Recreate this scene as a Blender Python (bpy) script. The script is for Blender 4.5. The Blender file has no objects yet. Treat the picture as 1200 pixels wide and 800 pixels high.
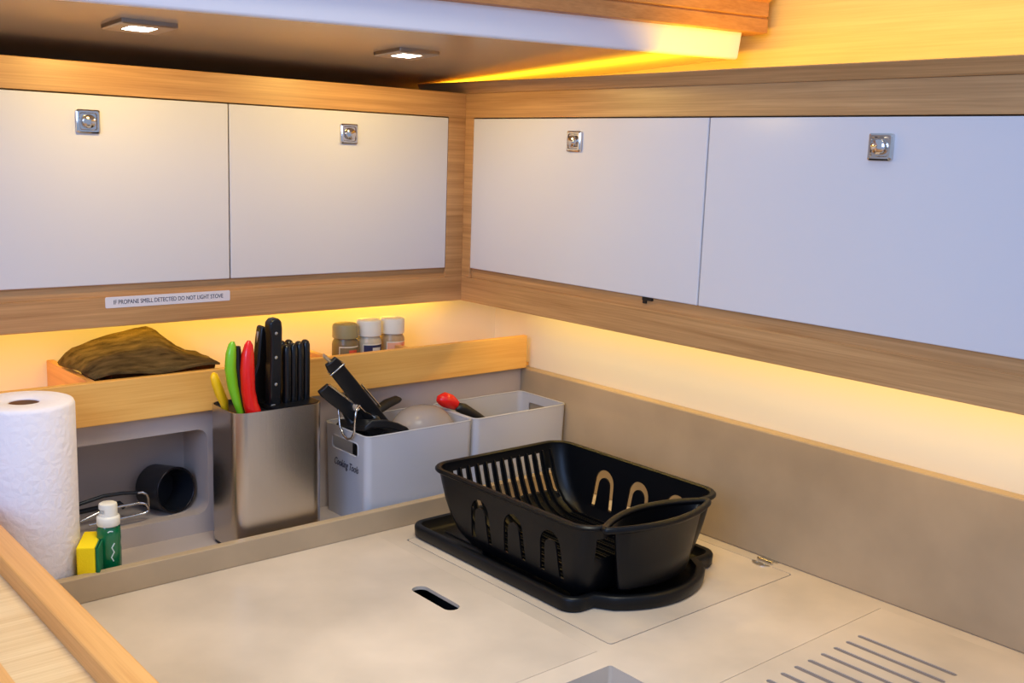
import bpy, bmesh, math, random
from mathutils import Vector, Matrix, noise
random.seed(4)
SC = bpy.context.scene
COL = SC.collection
PI = math.pi

# ------------------------------------------------------------------ materials
def srgb(r, g, b):
    def l(c):
        c /= 255.0
        return c / 12.92 if c <= .04045 else ((c + .055) / 1.055) ** 2.4
    return (l(r), l(g), l(b), 1)

def new_mat(name):
    m = bpy.data.materials.new(name); m.use_nodes = True
    nt = m.node_tree
    return m, nt, nt.nodes['Principled BSDF']

def link(nt, a, b): nt.links.new(a, b)

def mat(name, col, rough=.5, metal=0, bump=0, bscale=200, var=0, vscale=8, spec=.5, trans=0, ior=1.45, coat=0):
    m, nt, p = new_mat(name)
    p.inputs['Base Color'].default_value = col
    p.inputs['Roughness'].default_value = rough
    p.inputs['Metallic'].default_value = metal
    p.inputs['Specular IOR Level'].default_value = spec
    p.inputs['Transmission Weight'].default_value = trans
    p.inputs['IOR'].default_value = ior
    p.inputs['Coat Weight'].default_value = coat
    tc = nt.nodes.new('ShaderNodeTexCoord')
    n = nt.nodes.new('ShaderNodeTexNoise'); n.inputs['Scale'].default_value = vscale; n.inputs['Detail'].default_value = 5
    link(nt, tc.outputs['Object'], n.inputs['Vector'])
    if var:
        r = nt.nodes.new('ShaderNodeValToRGB')
        r.color_ramp.elements[0].position = .3; r.color_ramp.elements[1].position = .7
        r.color_ramp.elements[0].color = tuple(max(0, c * (1 - var)) for c in col[:3]) + (1,)
        r.color_ramp.elements[1].color = tuple(min(1, c * (1 + var)) for c in col[:3]) + (1,)
        link(nt, n.outputs['Fac'], r.inputs['Fac']); link(nt, r.outputs['Color'], p.inputs['Base Color'])
    if bump:
        n2 = nt.nodes.new('ShaderNodeTexNoise'); n2.inputs['Scale'].default_value = bscale; n2.inputs['Detail'].default_value = 3
        link(nt, tc.outputs['Object'], n2.inputs['Vector'])
        b = nt.nodes.new('ShaderNodeBump'); b.inputs['Strength'].default_value = bump; b.inputs['Distance'].default_value = .001
        link(nt, n2.outputs['Fac'], b.inputs['Height']); link(nt, b.outputs['Normal'], p.inputs['Normal'])
    return m

def oak(name, axis, c0, c1, rough=.42):
    m, nt, p = new_mat(name)
    tc = nt.nodes.new('ShaderNodeTexCoord')
    mp = nt.nodes.new('ShaderNodeMapping')
    s = [60, 60, 60]; s[axis] = 2.2
    mp.inputs['Scale'].default_value = s
    link(nt, tc.outputs['Object'], mp.inputs['Vector'])
    n = nt.nodes.new('ShaderNodeTexNoise'); n.inputs['Scale'].default_value = 1.0; n.inputs['Detail'].default_value = 6
    n.inputs['Roughness'].default_value = .6; n.inputs['Distortion'].default_value = .6
    link(nt, mp.outputs['Vector'], n.inputs['Vector'])
    mp2 = nt.nodes.new('ShaderNodeMapping'); s2 = [420, 420, 420]; s2[axis] = 6
    mp2.inputs['Scale'].default_value = s2
    link(nt, tc.outputs['Object'], mp2.inputs['Vector'])
    n2 = nt.nodes.new('ShaderNodeTexNoise'); n2.inputs['Scale'].default_value = 1.0; n2.inputs['Detail'].default_value = 3
    link(nt, mp2.outputs['Vector'], n2.inputs['Vector'])
    mx = nt.nodes.new('ShaderNodeMix'); mx.inputs['Factor'].default_value = .35
    link(nt, n.outputs['Fac'], mx.inputs[2]); link(nt, n2.outputs['Fac'], mx.inputs[3])
    r = nt.nodes.new('ShaderNodeValToRGB')
    r.color_ramp.elements[0].position = .34; r.color_ramp.elements[1].position = .62
    r.color_ramp.elements[0].color = c0; r.color_ramp.elements[1].color = c1
    link(nt, mx.outputs[0], r.inputs['Fac']); link(nt, r.outputs['Color'], p.inputs['Base Color'])
    b = nt.nodes.new('ShaderNodeBump'); b.inputs['Strength'].default_value = .12; b.inputs['Distance'].default_value = .0006
    link(nt, n2.outputs['Fac'], b.inputs['Height']); link(nt, b.outputs['Normal'], p.inputs['Normal'])
    p.inputs['Roughness'].default_value = rough
    return m

OAK0, OAK1 = srgb(164, 118, 70), srgb(204, 156, 102)
M = {}
M['oak_x'] = oak('oak grain along x', 0, OAK0, OAK1)
M['oak_y'] = oak('oak grain along y', 1, OAK0, OAK1)
M['beech_y'] = oak('beech rail', 1, srgb(206, 142, 74), srgb(228, 168, 98), .45)
M['beech_x'] = oak('beech board', 0, srgb(226, 160, 72), srgb(242, 186, 98), .45)
M['ash_x'] = oak('pale ash top', 0, srgb(212, 172, 120), srgb(236, 202, 152), .5)
M['oak_wall'] = oak('oak wall panel', 1, srgb(206, 168, 104), srgb(222, 186, 122), .5)
M['beam'] = oak('ceiling beam oak', 0, srgb(170, 108, 56), srgb(200, 138, 80), .45)
M['door'] = mat('white lacquer door', srgb(214, 212, 216), .22, spec=.5)
M['plaster'] = mat('cream painted wall', srgb(232, 222, 200), .6)
M['headliner'] = mat('satin tan headliner', srgb(182, 164, 140), .2, spec=.7)
M['fascia'] = mat('white fascia', srgb(228, 224, 228), .45)
M['counter'] = mat('taupe solid surface', srgb(200, 184, 166), .33, var=.2, vscale=4.5)
M['counter_grey'] = mat('taupe splash panel', srgb(176, 153, 122), .42, var=.2, vscale=4)
M['grey_panel'] = mat('grey laminate panel', srgb(184, 168, 158), .5, var=.04)
M['dark_shade'] = mat('painted dark shade', srgb(40, 34, 32), .8)  # near-black that paints the shade inside the finger slot
M['sink'] = mat('grey sink', srgb(150, 146, 146), .4)
M['chrome'] = mat('chrome', (.66, .62, .58, 1), .12, 1)
M['satin'] = mat('satin metal', (.62, .6, .57, 1), .3, 1)
M['bezel'] = mat('brushed nickel bezel', (.34, .29, .25, 1), .35, 1)
M['black_plastic'] = mat('black plastic', srgb(10, 11, 14), .36, bump=.15, bscale=900, spec=.28)
M['black_soft'] = mat('black nylon', srgb(22, 22, 24), .4)
M['black_gloss'] = mat('black glossy handle', srgb(16, 16, 18), .22)
M['dark_pot'] = mat('dark enamel', srgb(28, 30, 36), .35)
M['red'] = mat('red plastic', srgb(226, 20, 18), .25, coat=.3)
M['green'] = mat('green plastic', srgb(120, 190, 30), .28, coat=.3)
M['yellow'] = mat('yellow plastic', srgb(252, 196, 25), .35)
M['sponge'] = mat('yellow sponge', srgb(250, 218, 10), .9, bump=.5, bscale=500)
M['scrub'] = mat('green scrub pad', srgb(20, 110, 70), .9, bump=.6, bscale=900)
M['soap'] = mat('green soap bottle', srgb(0, 105, 62), .18, spec=.6, coat=.4)
M['cap'] = mat('cream cap', srgb(226, 220, 204), .4)
M['white_strokes'] = mat('white strokes', srgb(210, 226, 215), .5)
M['ink'] = mat('dark blue ink', srgb(40, 44, 70), .6)
M['sticker'] = mat('white sticker', srgb(222, 218, 224), .5)
M['card'] = mat('cardboard tube', srgb(150, 98, 58), .85)
M['dark_wire'] = mat('dark wire', srgb(50, 46, 48), .3, .8)
M['spice_a'] = mat('olive ground spice', srgb(120, 100, 62), .3)
M['spice_b'] = mat('pale spice', srgb(196, 180, 150), .3)
M['spice_c'] = mat('sandy spice', srgb(176, 146, 104), .3)
M['cap_olive'] = mat('olive cap', srgb(150, 138, 96), .45)
M['label_w'] = mat('white label', srgb(225, 214, 190), .6)
M['label_o'] = mat('olive label', srgb(128, 112, 74), .6)
M['label_n'] = mat('navy label', srgb(44, 42, 74), .6)
M['label_p'] = mat('pink label', srgb(236, 170, 130), .6)
M['label_r'] = mat('red mark', srgb(220, 90, 60), .6)
M['groove_shade'] = mat('groove shade grey', srgb(118, 110, 112), .6)  # grey that darkens the drainer grooves in place of shade
M['floor'] = mat('teak floor', srgb(110, 80, 55), .5, var=.1)

# paper: quilted emboss
def paper():
    m, nt, p = new_mat('quilted paper towel')
    p.inputs['Base Color'].default_value = srgb(238, 230, 232); p.inputs['Roughness'].default_value = .95
    p.inputs['Specular IOR Level'].default_value = .1
    tc = nt.nodes.new('ShaderNodeTexCoord')
    v = nt.nodes.new('ShaderNodeTexVoronoi'); v.inputs['Scale'].default_value = 70; v.feature = 'DISTANCE_TO_EDGE'
    link(nt, tc.outputs['Object'], v.inputs['Vector'])
    n = nt.nodes.new('ShaderNodeTexNoise'); n.inputs['Scale'].default_value = 160; n.inputs['Detail'].default_value = 4
    link(nt, tc.outputs['Object'], n.inputs['Vector'])
    ad = nt.nodes.new('ShaderNodeMath'); ad.operation = 'MULTIPLY_ADD'; ad.inputs[1].default_value = .5
    link(nt, n.outputs['Fac'], ad.inputs[0]); link(nt, v.outputs['Distance'], ad.inputs[2])
    b = nt.nodes.new('ShaderNodeBump'); b.inputs['Strength'].default_value = .5; b.inputs['Distance'].default_value = .0025
    link(nt, ad.outputs[0], b.inputs['Height']); link(nt, b.outputs['Normal'], p.inputs['Normal'])
    return m
M['paper'] = paper()

def cloth():
    m, nt, p = new_mat('olive brown cloth')
    tc = nt.nodes.new('ShaderNodeTexCoord')
    n = nt.nodes.new('ShaderNodeTexNoise'); n.inputs['Scale'].default_value = 60; n.inputs['Detail'].default_value = 8
    mp = nt.nodes.new('ShaderNodeMapping'); mp.inputs['Scale'].default_value = (.5, 1.6, 1.6)
    link(nt, tc.outputs['Object'], mp.inputs['Vector']); link(nt, mp.outputs['Vector'], n.inputs['Vector'])
    r = nt.nodes.new('ShaderNodeValToRGB')
    r.color_ramp.elements[0].position = .3; r.color_ramp.elements[1].position = .72
    r.color_ramp.elements[0].color = srgb(62, 48, 28); r.color_ramp.elements[1].color = srgb(116, 92, 54)
    link(nt, n.outputs['Fac'], r.inputs['Fac']); link(nt, r.outputs['Color'], p.inputs['Base Color'])
    n2 = nt.nodes.new('ShaderNodeTexNoise'); n2.inputs['Scale'].default_value = 500
    link(nt, tc.outputs['Object'], n2.inputs['Vector'])
    b = nt.nodes.new('ShaderNodeBump'); b.inputs['Strength'].default_value = .8; b.inputs['Distance'].default_value = .002
    link(nt, n2.outputs['Fac'], b.inputs['Height']); link(nt, b.outputs['Normal'], p.inputs['Normal'])
    p.inputs['Roughness'].default_value = 1; p.inputs['Specular IOR Level'].default_value = .05
    return m
M['cloth'] = cloth()

def steel():
    m, nt, p = new_mat('brushed steel')
    p.inputs['Base Color'].default_value = (.56, .51, .46, 1); p.inputs['Metallic'].default_value = 1
    p.inputs['Roughness'].default_value = .27
    tc = nt.nodes.new('ShaderNodeTexCoord'); mp = nt.nodes.new('ShaderNodeMapping')
    mp.inputs['Scale'].default_value = (900, 900, 6)
    link(nt, tc.outputs['Object'], mp.inputs['Vector'])
    n = nt.nodes.new('ShaderNodeTexNoise'); n.inputs['Scale'].default_value = 1
    link(nt, mp.outputs['Vector'], n.inputs['Vector'])
    b = nt.nodes.new('ShaderNodeBump'); b.inputs['Strength'].default_value = .15; b.inputs['Distance'].default_value = .0004
    link(nt, n.outputs['Fac'], b.inputs['Height']); link(nt, b.outputs['Normal'], p.inputs['Normal'])
    return m
M['steel'] = steel()

def poly_plastic(name, col, see):
    m = bpy.data.materials.new(name); m.use_nodes = True; nt = m.node_tree; nt.nodes.clear()
    out = nt.nodes.new('ShaderNodeOutputMaterial')
    d = nt.nodes.new('ShaderNodeBsdfDiffuse'); d.inputs['Color'].default_value = col
    t = nt.nodes.new('ShaderNodeBsdfTranslucent'); t.inputs['Color'].default_value = col
    tr = nt.nodes.new('ShaderNodeBsdfTransparent'); tr.inputs['Color'].default_value = (.9, .9, .92, 1)
    g = nt.nodes.new('ShaderNodeBsdfGlossy'); g.inputs['Roughness'].default_value = .25
    m1 = nt.nodes.new('ShaderNodeMixShader'); m1.inputs[0].default_value = .35
    m2 = nt.nodes.new('ShaderNodeMixShader'); m2.inputs[0].default_value = see
    m3 = nt.nodes.new('ShaderNodeMixShader')
    f = nt.nodes.new('ShaderNodeFresnel'); f.inputs['IOR'].default_value = 1.35
    link(nt, d.outputs[0], m1.inputs[1]); link(nt, t.outputs[0], m1.inputs[2])
    link(nt, m1.outputs[0], m2.inputs[1]); link(nt, tr.outputs[0], m2.inputs[2])
    link(nt, f.outputs[0], m3.inputs[0]); link(nt, m2.outputs[0], m3.inputs[1]); link(nt, g.outputs[0], m3.inputs[2])
    link(nt, m3.outputs[0], out.inputs['Surface'])
    return m
M['bin'] = poly_plastic('frosted clear plastic', srgb(244, 244, 250), .33)
M['lid'] = poly_plastic('hazy clear plastic', srgb(222, 208, 200), .45)

def emis(name, col, s):
    m, nt, p = new_mat(name)
    p.inputs['Base Color'].default_value = (.9, .9, .9, 1)
    p.inputs['Emission Color'].default_value = col; p.inputs['Emission Strength'].default_value = s
    return m
M['lamp'] = emis('lit lamp lens', (1, .9, .75, 1), 14)

# ------------------------------------------------------------------ builders
class MB:
    """collects shapes given in room coordinates, then links them as one mesh object"""
    def __init__(s): s.bm = bmesh.new()
    def face(s, vs):
        try: return s.bm.faces.new(vs)
        except ValueError: return None
    def box(s, x0, x1, y0, y1, z0, z1):
        v = [s.bm.verts.new(p) for p in ((x0,y0,z0),(x1,y0,z0),(x1,y1,z0),(x0,y1,z0),(x0,y0,z1),(x1,y0,z1),(x1,y1,z1),(x0,y1,z1))]
        for f in ((0,3,2,1),(4,5,6,7),(0,1,5,4),(1,2,6,5),(2,3,7,6),(3,0,4,7)): s.face([v[i] for i in f])
        return s
    def loft(s, loops, cap0=True, cap1=True, closed=True):
        L = [[s.bm.verts.new(p) for p in lp] for lp in loops]
        n = len(L[0])
        for a, b in zip(L, L[1:]):
            for i in range(n if closed else n - 1):
                j = (i + 1) % n
                s.face([a[i], a[j], b[j], b[i]])
        if cap0: s.face(list(reversed(L[0])))
        if cap1: s.face(L[-1])
        return s
    def prism(s, poly, axis, a, b):
        """poly of 2D points extruded along axis between a and b"""
        def P(u, v, w):
            return {0: (w, u, v), 1: (u, w, v), 2: (u, v, w)}[axis]
        return s.loft([[P(u, v, a) for u, v in poly], [P(u, v, b) for u, v in poly]])
    def lathe(s, prof, c, seg=32, axis=Vector((0,0,1)), closed=False):
        axis = Vector(axis).normalized()
        u = axis.orthogonal().normalized(); w = axis.cross(u)
        c = Vector(c)
        loops = []
        for r, h in prof:
            loops.append([c + axis * h + (u * math.cos(2*PI*i/seg) + w * math.sin(2*PI*i/seg)) * r for i in range(seg)])
        if closed:
            loops.append(loops[0]); 
            s.loft(loops, False, False)
        else:
            s.loft(loops)
        return s
    def tube(s, pts, r, seg=10, closed=False, flat=None):
        """round tube (r a number or one per point); flat=(sx,sy) squashes the section"""
        pts = [Vector(p) for p in pts]; n = len(pts)
        rs = r if isinstance(r, (list, tuple)) else [r] * n
        loops = []; up = None
        for i, p in enumerate(pts):
            if closed: t = pts[(i+1) % n] - pts[i-1]
            else: t = pts[min(i+1, n-1)] - pts[max(i-1, 0)]
            t.normalize()
            if up is None:
                up = t.orthogonal().normalized()
                if flat and len(flat) > 2: up = (Vector(flat[2]) - t * t.dot(Vector(flat[2]))).normalized()
            up = (up - t * t.dot(up)).normalized(); w = t.cross(up)
            fx, fy = (flat[0], flat[1]) if flat else (1, 1)
            loops.append([p + up * math.cos(2*PI*k/seg) * rs[i] * fx + w * math.sin(2*PI*k/seg) * rs[i] * fy for k in range(seg)])
        if closed: loops.append(loops[0]); s.loft(loops, False, False)
        else: s.loft(loops)
        return s
    def build(s, name, m, parent=None, loc=None, bevel=0, seg=2, smooth=None, kind=None, mats=None):
        bm = s.bm
        bmesh.ops.remove_doubles(bm, verts=bm.verts, dist=1e-6)
        bmesh.ops.recalc_face_normals(bm, faces=bm.faces)
        if parent is not None: o0 = wloc(parent)
        elif loc is not None: o0 = Vector(loc)
        else: o0 = Vector((0, 0, 0))
        if parent is not None and loc is not None: o0 = Vector(loc)
        bmesh.ops.translate(bm, verts=bm.verts, vec=-o0)
        me = bpy.data.meshes.new(name); bm.to_mesh(me); bm.free()
        ob = bpy.data.objects.new(name, me); COL.objects.link(ob)
        ob.location = o0 - wloc(parent) if parent is not None else o0
        WL[ob.name] = o0.copy()
        if parent is not None: ob.parent = parent
        me.materials.append(m)
        if smooth:
            me.polygons.foreach_set('use_smooth', [True] * len(me.polygons))
            me.set_sharp_from_angle(angle=math.radians(smooth))
        if bevel:
            b = ob.modifiers.new('bevel', 'BEVEL'); b.width = bevel; b.segments = seg; b.limit_method = 'ANGLE'; b.angle_limit = math.radians(35)
            b.harden_normals = False
        if kind: ob['kind'] = kind
        return ob
WL = {}
def wloc(o): return WL.get(o.name, Vector(o.location))

def tag(o, label, cat, group=None):
    o['label'] = label; o['category'] = cat
    if group: o['group'] = group
    return o
def thing(name, label, cat, loc, group=None):
    o = bpy.data.objects.new(name, None); COL.objects.link(o)
    o.empty_display_size = .03
    o.location = loc; WL[o.name] = Vector(loc)
    return tag(o, label, cat, group)

def rrect(x0, x1, y0, y1, r, n=6):
    out = []
    for cx, cy, a0 in ((x1-r, y1-r, 0), (x0+r, y1-r, PI/2), (x0+r, y0+r, PI), (x1-r, y0+r, 3*PI/2)):
        for i in range(n + 1):
            a = a0 + PI/2 * i / n
            out.append((cx + r*math.cos(a), cy + r*math.sin(a)))
    return out
def rl(x0, x1, y0, y1, r, z, n=6): return [(x, y, z) for x, y in rrect(x0, x1, y0, y1, r, n)]

def cut(ob, cutter_mb, solver='EXACT'):
    """subtract a cutter for good: the mesh itself is replaced"""
    c = cutter_mb.build('cutter', M['dark_shade'], loc=tuple(wloc(ob)))
    md = ob.modifiers.new('cut', 'BOOLEAN'); md.operation = 'DIFFERENCE'; md.object = c; md.solver = solver
    bpy.context.view_layer.update()
    dg = bpy.context.evaluated_depsgraph_get()
    me = bpy.data.meshes.new_from_object(ob.evaluated_get(dg))
    ob.modifiers.remove(md)
    old = ob.data; nm = old.name; ob.data = me; bpy.data.meshes.remove(old); me.name = nm
    bpy.data.objects.remove(c)
    return ob

def text_mesh(name, body, size, m, parent, origin, xdir, ydir, depth=.0004, shear=0, align='CENTER', width=None):
    cu = bpy.data.curves.new(name, 'FONT'); cu.body = body; cu.size = size; cu.extrude = depth; cu.shear = shear
    cu.align_x = align; cu.align_y = 'CENTER'
    to = bpy.data.objects.new(name, cu); COL.objects.link(to)
    bpy.context.view_layer.update()
    dg = bpy.context.evaluated_depsgraph_get()
    me = bpy.data.meshes.new_from_object(to.evaluated_get(dg))
    bpy.data.objects.remove(to); bpy.data.curves.remove(cu)
    xs = [v.co.x for v in me.vertices]
    sc = width / (max(xs) - min(xs)) if width else 1
    X = Vector(xdir).normalized(); Y = Vector(ydir).normalized(); Z = X.cross(Y)
    for v in me.vertices:
        c = v.co.copy(); v.co = X*c.x*sc + Y*c.y + Z*c.z
    me.name = name
    ob = bpy.data.objects.new(name, me); COL.objects.link(ob)
    me.materials.clear(); me.materials.append(m)
    ob.parent = parent; ob.location = Vector(origin) - wloc(parent)
    WL[ob.name] = Vector(origin)
    return ob

# ------------------------------------------------------------------ setting
A, B = .12, .066              # face of the wall cabinets on the right and on the left
CW = 1.75                     # how far the galley runs to the left
CY = -1.32                    # and towards the viewer

MB().box(-2.6, .3, -3.2, .3, -.93, -.90).build('floor', M['floor'], kind='structure')
# the back wall follows the hull: it runs away from the shelf front towards the left
def wy(x): return .129 + (x - .022) * (-.078 / .872)
MB().prism([(-CW, wy(-CW)), (.022, wy(.022)), (.022, wy(.022)+.015), (-CW, wy(-CW)+.015)], 2, -.9, .374).build('wall_back', M['plaster'], kind='structure')
MB().box(.022, .04, CY, .150, .190, .374).build('wall_right', M['plaster'], kind='structure')
MB().box(.105, .125, CY-.3, .36, .70, 1.25).build('wall_upper', M['oak_wall'], kind='structure')

def soff(y): return .7565 + .05 * (.2 - y)
# ceiling board over the back cabinets: tilted, its front edge slightly skewed
def fy(x): return -.236 + (x + .966) * (-.187 / 1.015)
xl, xr = -1.8, .046
c = MB()
pts = [(xl, fy(xl)), (xr, fy(xr)), (xr, .34), (xl, .34)]
c.loft([[(x, y, soff(y)) for x, y in pts], [(x, y, soff(y) + .012) for x, y in pts]])
c.build('ceiling', M['headliner'], kind='structure', bevel=.002)
c = MB()
pts = [(xl, fy(xl)), (xr, fy(xr)), (xr, fy(xr)-.012), (xl, fy(xl)-.012)]
c.loft([[(x, y, soff(fy(x)) - .001) for x, y in pts], [(x, y - .006, soff(fy(x)) + .045) for x, y in pts]])
c.build('trim_1', M['fascia'], kind='structure', bevel=.004, seg=3)
# stepped oak beam above the white lip
c = MB()
xb = .084
prof = [(-.002, .040), (-.030, .042), (-.030, .064), (-.026, .066), (-.030, .068), (-.030, .090), (-.038, .094), (-.038, .16), (.03, .16), (.03, .040)]
loops = []
for x in (xl, xb): loops.append([(x, fy(x) + dy, soff(fy(x)) + dz) for dy, dz in prof])
c.loft(loops)
c.build('trim_2', M['beam'], kind='structure', bevel=.001)
MB().box(-CW, .105, .34, .36, .70, 1.25).build('wall_back_upper', M['oak_x'], kind='structure')

# ------------------------------------------------------------------ wall cabinets
def latch(parent, pos, n, t):
    """square push-button latch: pos on the door face, n outward normal, t horizontal tangent"""
    n, t = Vector(n), Vector(t); u = Vector((0, 0, 1)); pos = Vector(pos)
    def sq(h, d, r=.003):
        return [pos + t*a + u*b + n*d for a, b in rrect(-h, h, -h, h, r, 3)]
    m = MB(); m.loft([sq(.0170, .0), sq(.0170, .0045), sq(.0150, .0062), sq(.0125, .0062), sq(.0115, .0045)])
    m.build('latch_plate', M['chrome'], parent, loc=tuple(pos), smooth=30)
    m = MB(); m.lathe([(.0100, .004), (.0100, .0085), (.0092, .0105), (.0060, .0122), (.0001, .0128)], pos, 28, n)
    m.build('latch_button', M['chrome'], parent, loc=tuple(pos), smooth=40)

zt, zo1, zo0, zb = .7335, .6885, .3875, .3415      # top, opening top, opening bottom, rail bottom
cab = thing('wall_cabinet', 'oak wall cabinet with two white doors on the left wall, above the towel and knives', 'cabinet', (-.9, B, zb))
f = MB()
f.box(-CW, -A+.02, B, B+.020, zo1, zt); f.box(-CW, -A+.02, B, B+.020, zb, zo0); f.box(-.1585, -A+.02, B, B+.020, zo0, zo1)
f.build('face_frame', M['oak_x'], cab, bevel=.001)
f = MB(); f.box(-CW, .10, B+.020, .338, zo1+.01, zt-.001); f.box(-CW, -A, B+.020, B+.23, zo0-.0125, zo0); f.box(-CW, -A, B+.12, B+.13, zo0, zo1+.01); f.box(-.1585+.001, -A, B+.02, B+.12, zo0, zo1+.01)
f.box(-CW, -.1585, B+.006, B+.024, zo0-.001, .412)
f.build('carcass', M['oak_x'], cab)
for x0, x1, lx in ((-1.20, -.6000, -.821), (-.5975, -.1600, -.377)):
    d = MB().box(x0, x1, B-.001, B+.0058, .4065, .6865).build('door', M['door'], cab, loc=((x0+x1)/2, B, .40), bevel=.0015)
    latch(d, (lx, B-.001, .6485), (0, -1, 0), (1, 0, 0))
st = MB().prism(rrect(-.803, -.600, .3705, .3875, .002, 3), 1, B-.0007, B).build('warning_sticker', M['sticker'], cab, loc=(-.70, B-.0005, .379))
st['label'] = 'white strip sticker with dark capital lettering'
text_mesh('sticker_text', 'IF PROPANE SMELL DETECTED DO NOT LIGHT STOVE', .0095, M['ink'], st, (-.7015, B-.0008, .3788), (1, 0, 0), (0, 0, 1), .0002, width=.178)

cab = thing('wall_cabinet', 'oak wall cabinet with two white doors on the right wall, above the grey splash panel', 'cabinet', (-A, -.5, zb))
f = MB()
f.box(-A, -A+.020, CY, B, zo1, zt); f.box(-A, -A+.020, CY, B, zb, zo0); f.box(-A, -A+.020, .040, B, zo0, zo1)
f.build('face_frame', M['oak_y'], cab, bevel=.0015)
f = MB(); f.box(-A+.020, .10, CY, B+.019, zo1+.01, zt-.002); f.box(-A+.020, .045, CY, B, zo0-.012, zo0); f.box(-.012, -.002, CY, B, zo0, zo1+.01); f.box(-A+.02, -.012, .041, B, zo0, zo1+.01)
f.box(-A+.006, -A+.024, CY, .040, zo0-.001, .412)
f.build('carcass', M['oak_y'], cab)
for y0, y1, ly in ((-.5190, .0385, -.2375), (CY, -.5215, -.8025)):
    d = MB().box(-A-.001, -A+.0058, y0, y1, .4070, .6865).build('door', M['door'], cab, loc=(-A, (y0+y1)/2, .40), bevel=.0015)
    latch(d, (-A-.001, ly, .6485), (-1, 0, 0), (0, 1, 0))
MB().box(-A+.0015, -A+.012, -.425, -.405, .4015, .4085).box(-A+.003, -A+.012, -.412, -.405, .396, .4085).build('door_catch', M['black_soft'], cab, loc=(-A, -.413, .404))
# light valance leaning out over the cabinet top
v = MB()
prof = [(-A, zt), (-A-.013, zt+.0195), (-A-.003, zt+.0215), (-A+.012, zt)]
v.loft([[(x, CY, z) for x, z in prof], [(x, .207, z) for x, z in prof]])
v.build('light_valance', M['oak_y'], cab, bevel=.0008)

# ------------------------------------------------------------------ splash panel and worktop
sp = MB().box(0, .022, CY, .018, 0, .2050).build('splash_panel', M['counter_grey'], loc=(.011, -.6, 0), bevel=.0025)
tag(sp, 'long grey splash panel along the right wall behind the dish rack', 'backsplash')

wt = thing('worktop', 'taupe galley worktop under the dish rack, with lift-out covers and upstand', 'worktop', (-.5, -.6, 0))
SX, LX0, LX1, LY0, LY1 = -.4505, -.4225, -.024, -.660, -.199
slab = MB().box(-1.048, .022, CY, -.130, -.035, 0).build('slab', M['counter'], wt)
k = MB()
k.box(-.98, SX, -.664, -.1448, -.0054, .01)                     # bed of the stove cover
k.prism(rrect(LX0-.0016, LX1+.0016, LY0-.0016, LY1+.0016, .006, 4), 2, -.020, .01)   # bed of the sink lid
cut(slab, k)
k = MB(); k.box(-.600, -.460, -.552, -.278, -.05, .01); cut(slab, k)
k = MB(); k.prism(rrect(-.90, -.463, -1.12, -.6995, .004, 4), 2, -.05, .01); cut(slab, k)
k = MB(); k.box(-.44, LX1, CY-.02, -.8115, -.020, .01); cut(slab, k)
MB().box(-1.048, 0, -.145, -.130, 0, .037).build('upstand', M['counter_grey'], wt, bevel=.0012)
MB().box(-1.048, .022, -.130, .125, -.035, 0).build('trough', M['grey_panel'], wt)
# recess (sink) under the cut-out
s = MB(); s.loft([rl(-.90, -.463, -1.12, -.6995, .004, -.0345, 4), rl(-.89, -.470, -1.11, -.7065, .02, -.16, 4)], False, True)
s.build('sink_bowl', M['sink'], wt, smooth=40)

cv = MB().box(-.979, SX-.0004, -.6635, -.1452, -.005, .0002).build('stove_cover', M['counter'], loc=(-.7, -.4, -.005))
k = MB(); k.prism(rrect(-.533, -.508, -.458, -.362, .0122, 8), 2, -.05, .02); cut(cv, k)
tag(cv, 'large taupe worktop cover with a rounded finger slot, left of the dish rack', 'worktop cover')
MB().loft([rl(-.598, -.462, -.55, -.28, .005, -.0056), rl(-.598, -.462, -.55, -.28, .005, -.20)], False, True).build('slot_shade_box', M['dark_shade'], wt)  # dark box added below the finger slot, its colour standing in for shade

lid = thing('sink_lid', 'square taupe sink lid flush in the worktop, under the dish rack', 'worktop lid', (-.22, -.43, -.018))
MB().prism(rrect(LX0, LX1, LY0, LY1, .006, 4), 2, -.018, .0002).build('panel', M['counter'], lid)
h = MB()
for cx, sg in ((-.0245, 1), (-.006, -1)):
    pts = [(cx + .013*sg*-math.cos(a)*1.0, -.605 + .016*math.sin(a)) for a in [PI*(i/12) - PI/2 for i in range(13)]]
    h.prism(pts, 2, .0002, .0016)
h.build('hinge_leaf', M['satin'], lid, smooth=30)
h = MB().tube([(-.0155, -.619, .003), (-.0155, -.591, .003)], .0024, 12).build('hinge_pin', M['chrome'], lid, smooth=40)
h = MB()
for x, y in ((-.027, -.612), (-.027, -.598), (-.005, -.612), (-.005, -.598)): h.lathe([(.0022, .0016), (.0022, .0022), (.001, .0027)], (x, y, 0), 10)
h.build('hinge_screw', M['satin'], lid, smooth=40)

dp = MB().box(-.439, LX1-.0005, CY, -.8125, -.018, .0002).build('drainer_cover', M['counter'], loc=(-.24, -1.0, -.018))
k = MB()
for i in range(9):
    x = -.1315 - .0291 * i
    k.prism(rrect(x-.0042, x+.0042, -.980, -.842, .0041, 5), 2, -.013, .01)
cut(dp, k)
for i in range(9):
    x = -.1315 - .0291 * i
    MB().prism(rrect(x-.0041, x+.0041, -.9799, -.8421, .0040, 5), 2, -.0129, -.0010).build('groove_shade_strip', M['groove_shade'], dp)  # grey strips added so the grooves look dark, as if in shade
tag(dp, 'taupe worktop cover with parallel grey grooves in the near right corner', 'worktop cover')

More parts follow.
